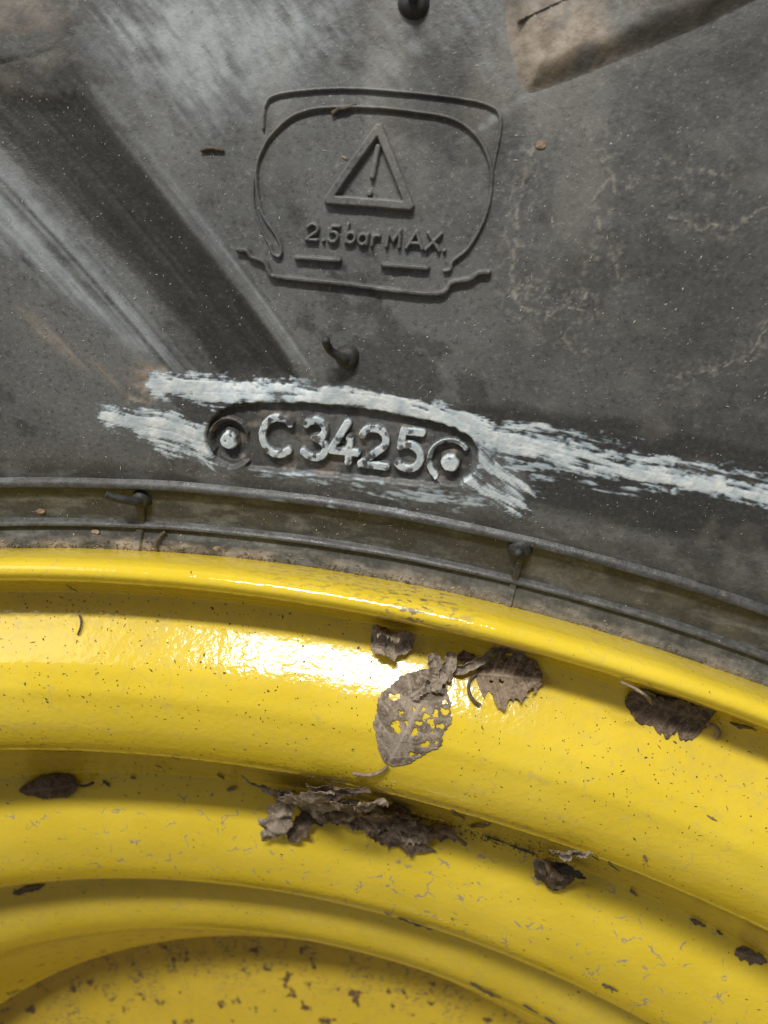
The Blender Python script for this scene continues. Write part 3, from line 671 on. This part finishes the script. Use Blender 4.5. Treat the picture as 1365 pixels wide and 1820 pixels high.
# heap caught in the groove
G = 'dead leaves heaped in the groove'
leaf('dry_leaf', (640,1412), (478,1392), 110, LEAF, 'broad brown leaf at the bottom of the heap in the groove', group=G, lift=(14,20), roll=.9, crump=9, cs=26, seed=21, rag=.6, bend=14)
leaf('dry_leaf', (520,1386), (480,1482), 78, LEAFG, 'pale grey torn leaf hanging down at the left of the heap', group=G, lift=(26,26), roll=-1.0, crump=8, cs=24, seed=22, rag=.9, power=.5, bend=8)
leaf('dry_leaf', (576,1414), (518,1482), 56, LEAFD, 'dark pointed leaf tip below the pale torn leaf of the heap', group=G, lift=(24,26), roll=1.0, crump=7, cs=20, seed=23, rag=.8)
leaf('dry_leaf', (545,1392), (430,1366), 44, LEAFG, 'narrow leaf pointing left from the top of the heap', group=G, lift=(34,16), roll=-1.6, crump=5, cs=18, seed=24, rag=.4)
leaf('dry_leaf', (512,1382), (690,1404), 92, LEAFG, 'crumbled grey leaf on top of the heap in the groove', group=G, lift=(36,30), roll=-1.3, crump=7, cs=20, seed=25, rag=.9, power=.5, holes=[(560,1410,5),(585,1402,4),(620,1395,4)], ns=70, nt=50)
leaf('dry_leaf', (590,1426), (700,1446), 80, LEAF, 'curled brown leaf in the middle of the heap', group=G, lift=(32,30), roll=2.2, crump=10, cs=18, seed=26, rag=.7)
leaf('dry_leaf', (630,1440), (812,1474), 96, LEAF, 'long brown leaf at the right end of the heap', group=G, lift=(22,24), roll=-1.2, crump=10, cs=20, seed=27, rag=.8, power=.55, ns=64, nt=40, petiole=[(790,1462,18),(806,1470,20),(818,1480,20),(828,1492,16)], pet_r=3.5, holes=[(690,1460,4),(740,1470,5)])
leaf('dry_leaf', (660,1408), (746,1440), 58, LEAFD, 'small dark leaf on the upper right of the heap', group=G, lift=(26,18), roll=1.8, crump=9, cs=16, seed=28, rag=.7)
leaf('dry_leaf', (652,1470), (776,1506), 58, LEAFD, 'dark leaf hanging lowest under the heap', group=G, lift=(18,20), roll=-1.0, crump=8, cs=18, seed=29, rag=.9)
leaf('dry_leaf', (548,1374), (664,1388), 52, LEAFD, 'dark leaf scrap along the top edge of the heap', group=G, lift=(28,24), roll=1.6, crump=5, cs=18, seed=30, rag=.9)
leaf('dry_leaf', (700,1452), (770,1462), 50, LEAFG, 'grey crumpled leaf over the long leaf of the heap', group=G, lift=(34,32), roll=2.0, crump=8, cs=15, seed=31, rag=.7)
leaf('dry_leaf', (566,1396), (610,1440), 48, LEAFG, 'folded grey scrap on the face of the heap', group=G, lift=(46,44), roll=-2.0, crump=7, cs=15, seed=32, rag=.7)
leaf('dry_leaf', (596,1376), (498,1386), 66, LEAFG, 'pale grey leaf along the upper left edge of the heap', group=G, lift=(40,34), roll=-1.4, crump=6, cs=20, seed=33, rag=.6, power=.55)
leaf('dry_leaf', (604,1386), (698,1418), 78, LEAF, 'brown folded leaf over the upper right of the heap', group=G, lift=(44,34), roll=-1.5, crump=7, cs=20, seed=34, rag=.7, power=.55)
stalk('dry_stalk', [(598,1440,44),(618,1426,46),(634,1410,44),(648,1392,36)], 3.6, STALK, 'pale dry stalk lying across the leaf heap')
stalk('dry_stalk', [(640,1394,42),(648,1408,44),(656,1422,38)], 1.6, STALK, 'hair thin pale stem at the top right of the heap')
# papery stalk tangle over the holed leaf
leaf('dried_stalk', (778,1206), (768,1160), 26, LEAFG, 'left papery dried stalk standing above the holed leaf', cat='stalk', lift=(14,26), roll=2.6, crump=4, cs=10, seed=41, power=.3, serr=0, ns=30, nt=18)
leaf('dried_stalk', (790,1214), (806,1150), 24, LEAFG, 'middle papery dried stalk pointing up from the holed leaf', cat='stalk', lift=(16,26), roll=2.8, crump=4, cs=12, seed=42, power=.35, serr=0, ns=30, nt=18)
leaf('dried_stalk', (800,1196), (876,1148), 16, LEAFG, 'thin pinkish dried stem between the holed and the veined leaf', cat='stalk', lift=(14,16), roll=3.0, crump=3, cs=14, seed=43, power=.3, serr=0, bend=6, ns=30, nt=18)
leaf('leaf_fragment', (812,1172), (846,1160), 22, LEAFD, 'dark leaf scrap behind the papery stalks', lift=(12,16), roll=.8, crump=4, cs=12, seed=44, rag=.5, ns=24, nt=16)
leaf('leaf_fragment', (790,1200), (730,1240), 60, LEAFG, 'grey matted leaf layer on top of the holed leaf', lift=(20,18), roll=-.6, crump=5, cs=10, seed=45, rag=.9, power=.5, holes=[(760,1222,5)], ns=44, nt=32)
# clump on the right of the groove
leaf('dry_leaf', (990,1512), (980,1572), 70, LEAFD, 'round dark dead leaf hanging from the small clump on the right', lift=(22,22), roll=-.9, crump=5, cs=18, seed=51, power=.45, serr=.03)
leaf('leaf_fragment', (998,1514), (1040,1542), 52, LEAFB, 'blue black triangular leaf piece in the small clump', lift=(24,22), roll=-.6, crump=4, cs=16, seed=52, rag=.5, power=.6)
leaf('leaf_fragment', (980,1492), (1056,1506), 40, LEAFG, 'pinkish shrivelled leaf piece on top of the small clump', lift=(22,14), roll=2.0, crump=5, cs=11, seed=53, rag=.6)
leaf('leaf_fragment', (966,1498), (1000,1524), 44, LEAFG, 'small curled tube of grey leaf in the small clump', lift=(28,28), roll=4.2, crump=2.5, cs=14, seed=54, power=.3, ns=30, nt=30)
# lone fragments
frag = [((1306,1690),(1362,1708),36,LEAFD,'dark flat leaf scrap in the groove at the right edge'),((1226,1634),(1254,1644),12,LEAFD,'small dark scrap in the groove left of the right edge'),
 ((1274,1652),(1284,1659),8,LEAFB,'tiny black crumb between two scraps in the groove'),((1070,1748),(1098,1760),14,LEAFD,'short brown scrap on the lower right yellow step'),
 ((706,1630),(770,1650),15,LEAFB,'black wedge of leaf lodged under the lower step'),((24,1588),(80,1570),17,LEAFD,'two toned leaf sliver on the step near the left edge'),
 ((1296,1284),(1346,1296),16,LEAFD,'dark leaf sliver under the rim lip at the right edge'),((836,1746),(890,1772),17,LEAFD,'dark leaf sliver on the edge of the deep disc'),
 ((930,1783),(958,1798),8,LEAFB,'small black sliver on the disc edge, middle of three'),((968,1806),(992,1818),8,LEAFB,'small black sliver on the disc edge, lowest of three'),
 ((184,1386),(198,1397),7,LEAFB,'tiny greenish scrap right of the small folded leaf'),((306,1342),(320,1347),6,LEAFD,'thin brown scrap above the groove, left of the heap'),
 ((276,1358),(290,1361),6,LEAFD,'tiny brown scrap below the thin one, left of the heap'),((233,1380),(243,1382),6,LEAFD,'tiny dark scrap in the groove, nearer the folded leaf'),
 ((388,1374),(400,1382),9,LEAFD,'small dark scrap just left of the heap'),((404,1404),(422,1396),9,LEAF,'tan scrap just below left of the heap'),
 ((700,1424),(736,1450),16,LEAFD,'dark curl in the groove right behind the heap'),((804,1440),(826,1454),16,LEAFD,'dark folded scrap in the groove right of the heap'),
 ((836,1470),(872,1462),12,LEAFD,'brown flake in the groove, second right of the heap'),((862,1484),(900,1496),6,LEAFB,'thin black sliver in the groove right of the heap'),
 ((906,1500),(952,1516),6,LEAFB,'thin black sliver leading up to the small clump'),((1052,1518),(1064,1526),7,LEAFB,'dark sliver right of the small clump'),
 ((1082,1532),(1100,1544),7,LEAFB,'greenish dark sliver further right of the small clump'),((1144,1518),(1151,1528),7,LEAFD,'lone brown seed on the yellow shelf at right'),
 ((1256,1448),(1274,1458),3.5,LEAFD,'fine brown splinter on the yellow shelf at right'),((118,1038),(140,1049),5,LEAFD,'dark splinter on the wall under the rim lip at left'),
 ((1120,1580),(1132,1590),9,LEAFD,'dark crumb in the groove below the small clump'),((684,1618),(696,1626),10,LEAFD,'brown crumb on the lower step')]
for i, (a, b, wd, mt, lb) in enumerate(frag):
    leaf('leaf_fragment', a, b, wd, mt, lb, lift=(2.5, 4), roll=.9 if wd > 9 else 0, crump=2.4 if wd > 9 else .8, cs=12, seed=300+i, rag=.7, serr=.03, ns=16, nt=9, vein=.3, power=.55)
stalk('twig', [(143,1094,4),(147,1104,6),(146,1116,6),(140,1130,4)], 2.2, STALKD, 'tiny bent twig on the yellow shelf at left')
stalk('twig', [(592,203,4),(604,195,7),(618,193,8),(634,186,5)], 4.2, STALKD, 'knobbly brown twig on the top line of the tyre pictogram', on='tyre', seed=2)
stalk('twig', [(358,268,3),(372,264,5),(386,265,5),(399,268,3)], 3.0, STALKD, 'short dark twig on the tyre left of the pictogram', on='tyre', seed=3)
stalk('twig', [(296,944,6),(288,952,8),(281,966,8),(284,984,5)], 3.4, STALKD, 'dark forked twig beside the rim lip below the left vent', on='tyre', seed=4)
stalk('dry_stalk', [(1104,1206,6),(1130,1210,14),(1152,1218,20),(1164,1230,22)], 3.4, STALK, 'pale dry stem above the cupped leaf under the lip')
leaf('leaf_fragment', (248,960), (284,986), 30, LEAF, 'crumpled brown leaf bit where tyre meets rim at left', on='tyre', lift=(5,6), roll=1.2, crump=6, cs=12, seed=61, rag=.6)
CHIP = plain_material('tan_chip', (.19, .125, .08), (.32, .23, .155), .85, 700)
for a, b, wd, lb in [((383,972),(400,996),22,'tan bark chip where tyre meets rim'),((64,911),(80,906),10,'small tan chip between the two bead ribs at left'),((163,943),(178,946),9,'small tan chip below the lower bead rib at left'),
                     ((606,272),(616,284),6,'tiny pale chip left of the warning triangle'),((953,258),(970,257),15,'small brown dirt chip on the tyre right of the pictogram')]:
    leaf('bark_chip', a, b, wd, CHIP, lb, cat='chip', on='tyre', lift=(2.5, 3.5), crump=1.8, cs=9, seed=int(a[0]), power=.35, serr=.05, ns=12, nt=9, vein=0, rag=.3)

# ------------------------------------------------------------------ grit on the rim and lint on the tyre: nobody could count it
rng = np.random.default_rng(5)
def flakes(name, px, py, ln, wd, ang, on, mat, label, cat, lift):
    prof, f = (rim_d, rimhit) if on == 'rim' else (tyre_d, hit)
    r, t, k = f(px, py); n = normal(prof, r, t); base = to3(r, t, -prof(r)) + n*(lift*S)
    if on == 'tyre': base = base + n*(sheet(t*R0, r)[0]*S)[:, None]
    a = np.cross(n, np.stack([np.sin(ang), np.cos(ang), np.zeros_like(ang)], -1)); a /= np.linalg.norm(a, axis=1)[:, None]; b = np.cross(n, a)
    ln = (ln*k*S/2)[:, None]; wd = (wd*k*S/2)[:, None]; N = len(px); V = np.zeros((N, 5, 3)); q = rng.uniform(.6, 1.3, (N, 4, 1))
    V[:,0] = base - a*ln; V[:,1] = base + b*wd*q[:,0]; V[:,2] = base + a*ln*q[:,1]; V[:,3] = base - b*wd*q[:,2]; V[:,4] = base + n*(wd*.7) + b*wd*.1
    F = np.array([[0,3,4],[3,2,4],[2,1,4],[1,0,4]])[None] + (np.arange(N)*5)[:, None, None]
    o = mesh_np(name, V.reshape(-1, 3), F.reshape(-1, 3), mat, None, None, False); tag(o, label, cat, None, 'stuff'); return o
xs = [rng.normal(600, 60, 130), rng.normal(720, 60, 120), rng.normal(985, 40, 40)]; ys = [1392+.12*(xs[0]-600)+rng.normal(0, 12, 130), 1425+.3*(xs[1]-720)+rng.normal(0, 12, 120), 1520+.35*(xs[2]-985)+rng.normal(0, 14, 40)]
def arcpts(r0, r1, n, x0=-20, x1=1385):
    """random spots on the rim between two radii"""
    r = rng.uniform(r0, r1, n); t = rng.uniform(-.3, .6, n); P = np.stack([r*np.sin(t), r*np.cos(t), -rim_d(r)], -1) - CAMP
    q = P @ BW; x = q[:,0]/q[:,2]*FOC+682.5; y = q[:,1]/q[:,2]*FOC+910; m = (x > x0) & (x < x1) & (y < 1830)
    xs.append(x[m]); ys.append(y[m])
q_ = rng.uniform(690, 1010, 380); xs.append(q_); ys.append(1436+(q_-690)*.285+rng.normal(0, 8, 380))
arcpts(3090, 3280, 1500); arcpts(2980, 3090, 420); arcpts(3230, 3285, 260); arcpts(2790, 2900, 330); arcpts(2500, 2800, 170); arcpts(2150, 2480, 140); arcpts(2820, 2860, 120)
x = np.concatenate(xs); y = np.concatenate(ys); n = len(x)
flakes('rim_grit', x, y, np.clip(rng.lognormal(1.15, .55, n), 1.2, 12), np.clip(rng.lognormal(.55, .4, n), 1, 5), rng.normal(.75, .7, n), 'rim', GRIT, 'fine brown grit sprinkled over the yellow rim', 'grit', .3)
n = 1500; x = rng.uniform(-10, 1375, n); y = rng.uniform(-10, 960, n)
flakes('tyre_lint', x, y, np.clip(rng.lognormal(1.2, .5, n), 1.5, 12), np.clip(rng.lognormal(.25, .35, n), .8, 3), rng.normal(2.3, .5, n), 'tyre', LINT, 'pale lint and dust specks scattered over the black tyre', 'lint', .5)
n = 1500; r = rng.normal(3356, 7, n).clip(3351, 3392); t = rng.uniform(-.06, .42, n)
q = (np.stack([r*np.sin(t), r*np.cos(t), -tyre_d(r)], -1) - CAMP) @ BW; x = q[:,0]/q[:,2]*FOC+682.5; y = q[:,1]/q[:,2]*FOC+910
PACK = plain_material('packed_dirt', (.05, .036, .022), (.30, .235, .165), .95, 300)
flakes('joint_dirt', x, y, np.clip(rng.lognormal(1.7, .5, n), 2, 16), np.clip(rng.lognormal(1.1, .45, n), 1.5, 8), rng.normal(0, .6, n), 'tyre', PACK, 'crumbs of packed dirt along the joint between tyre and rim', 'dirt', .5)
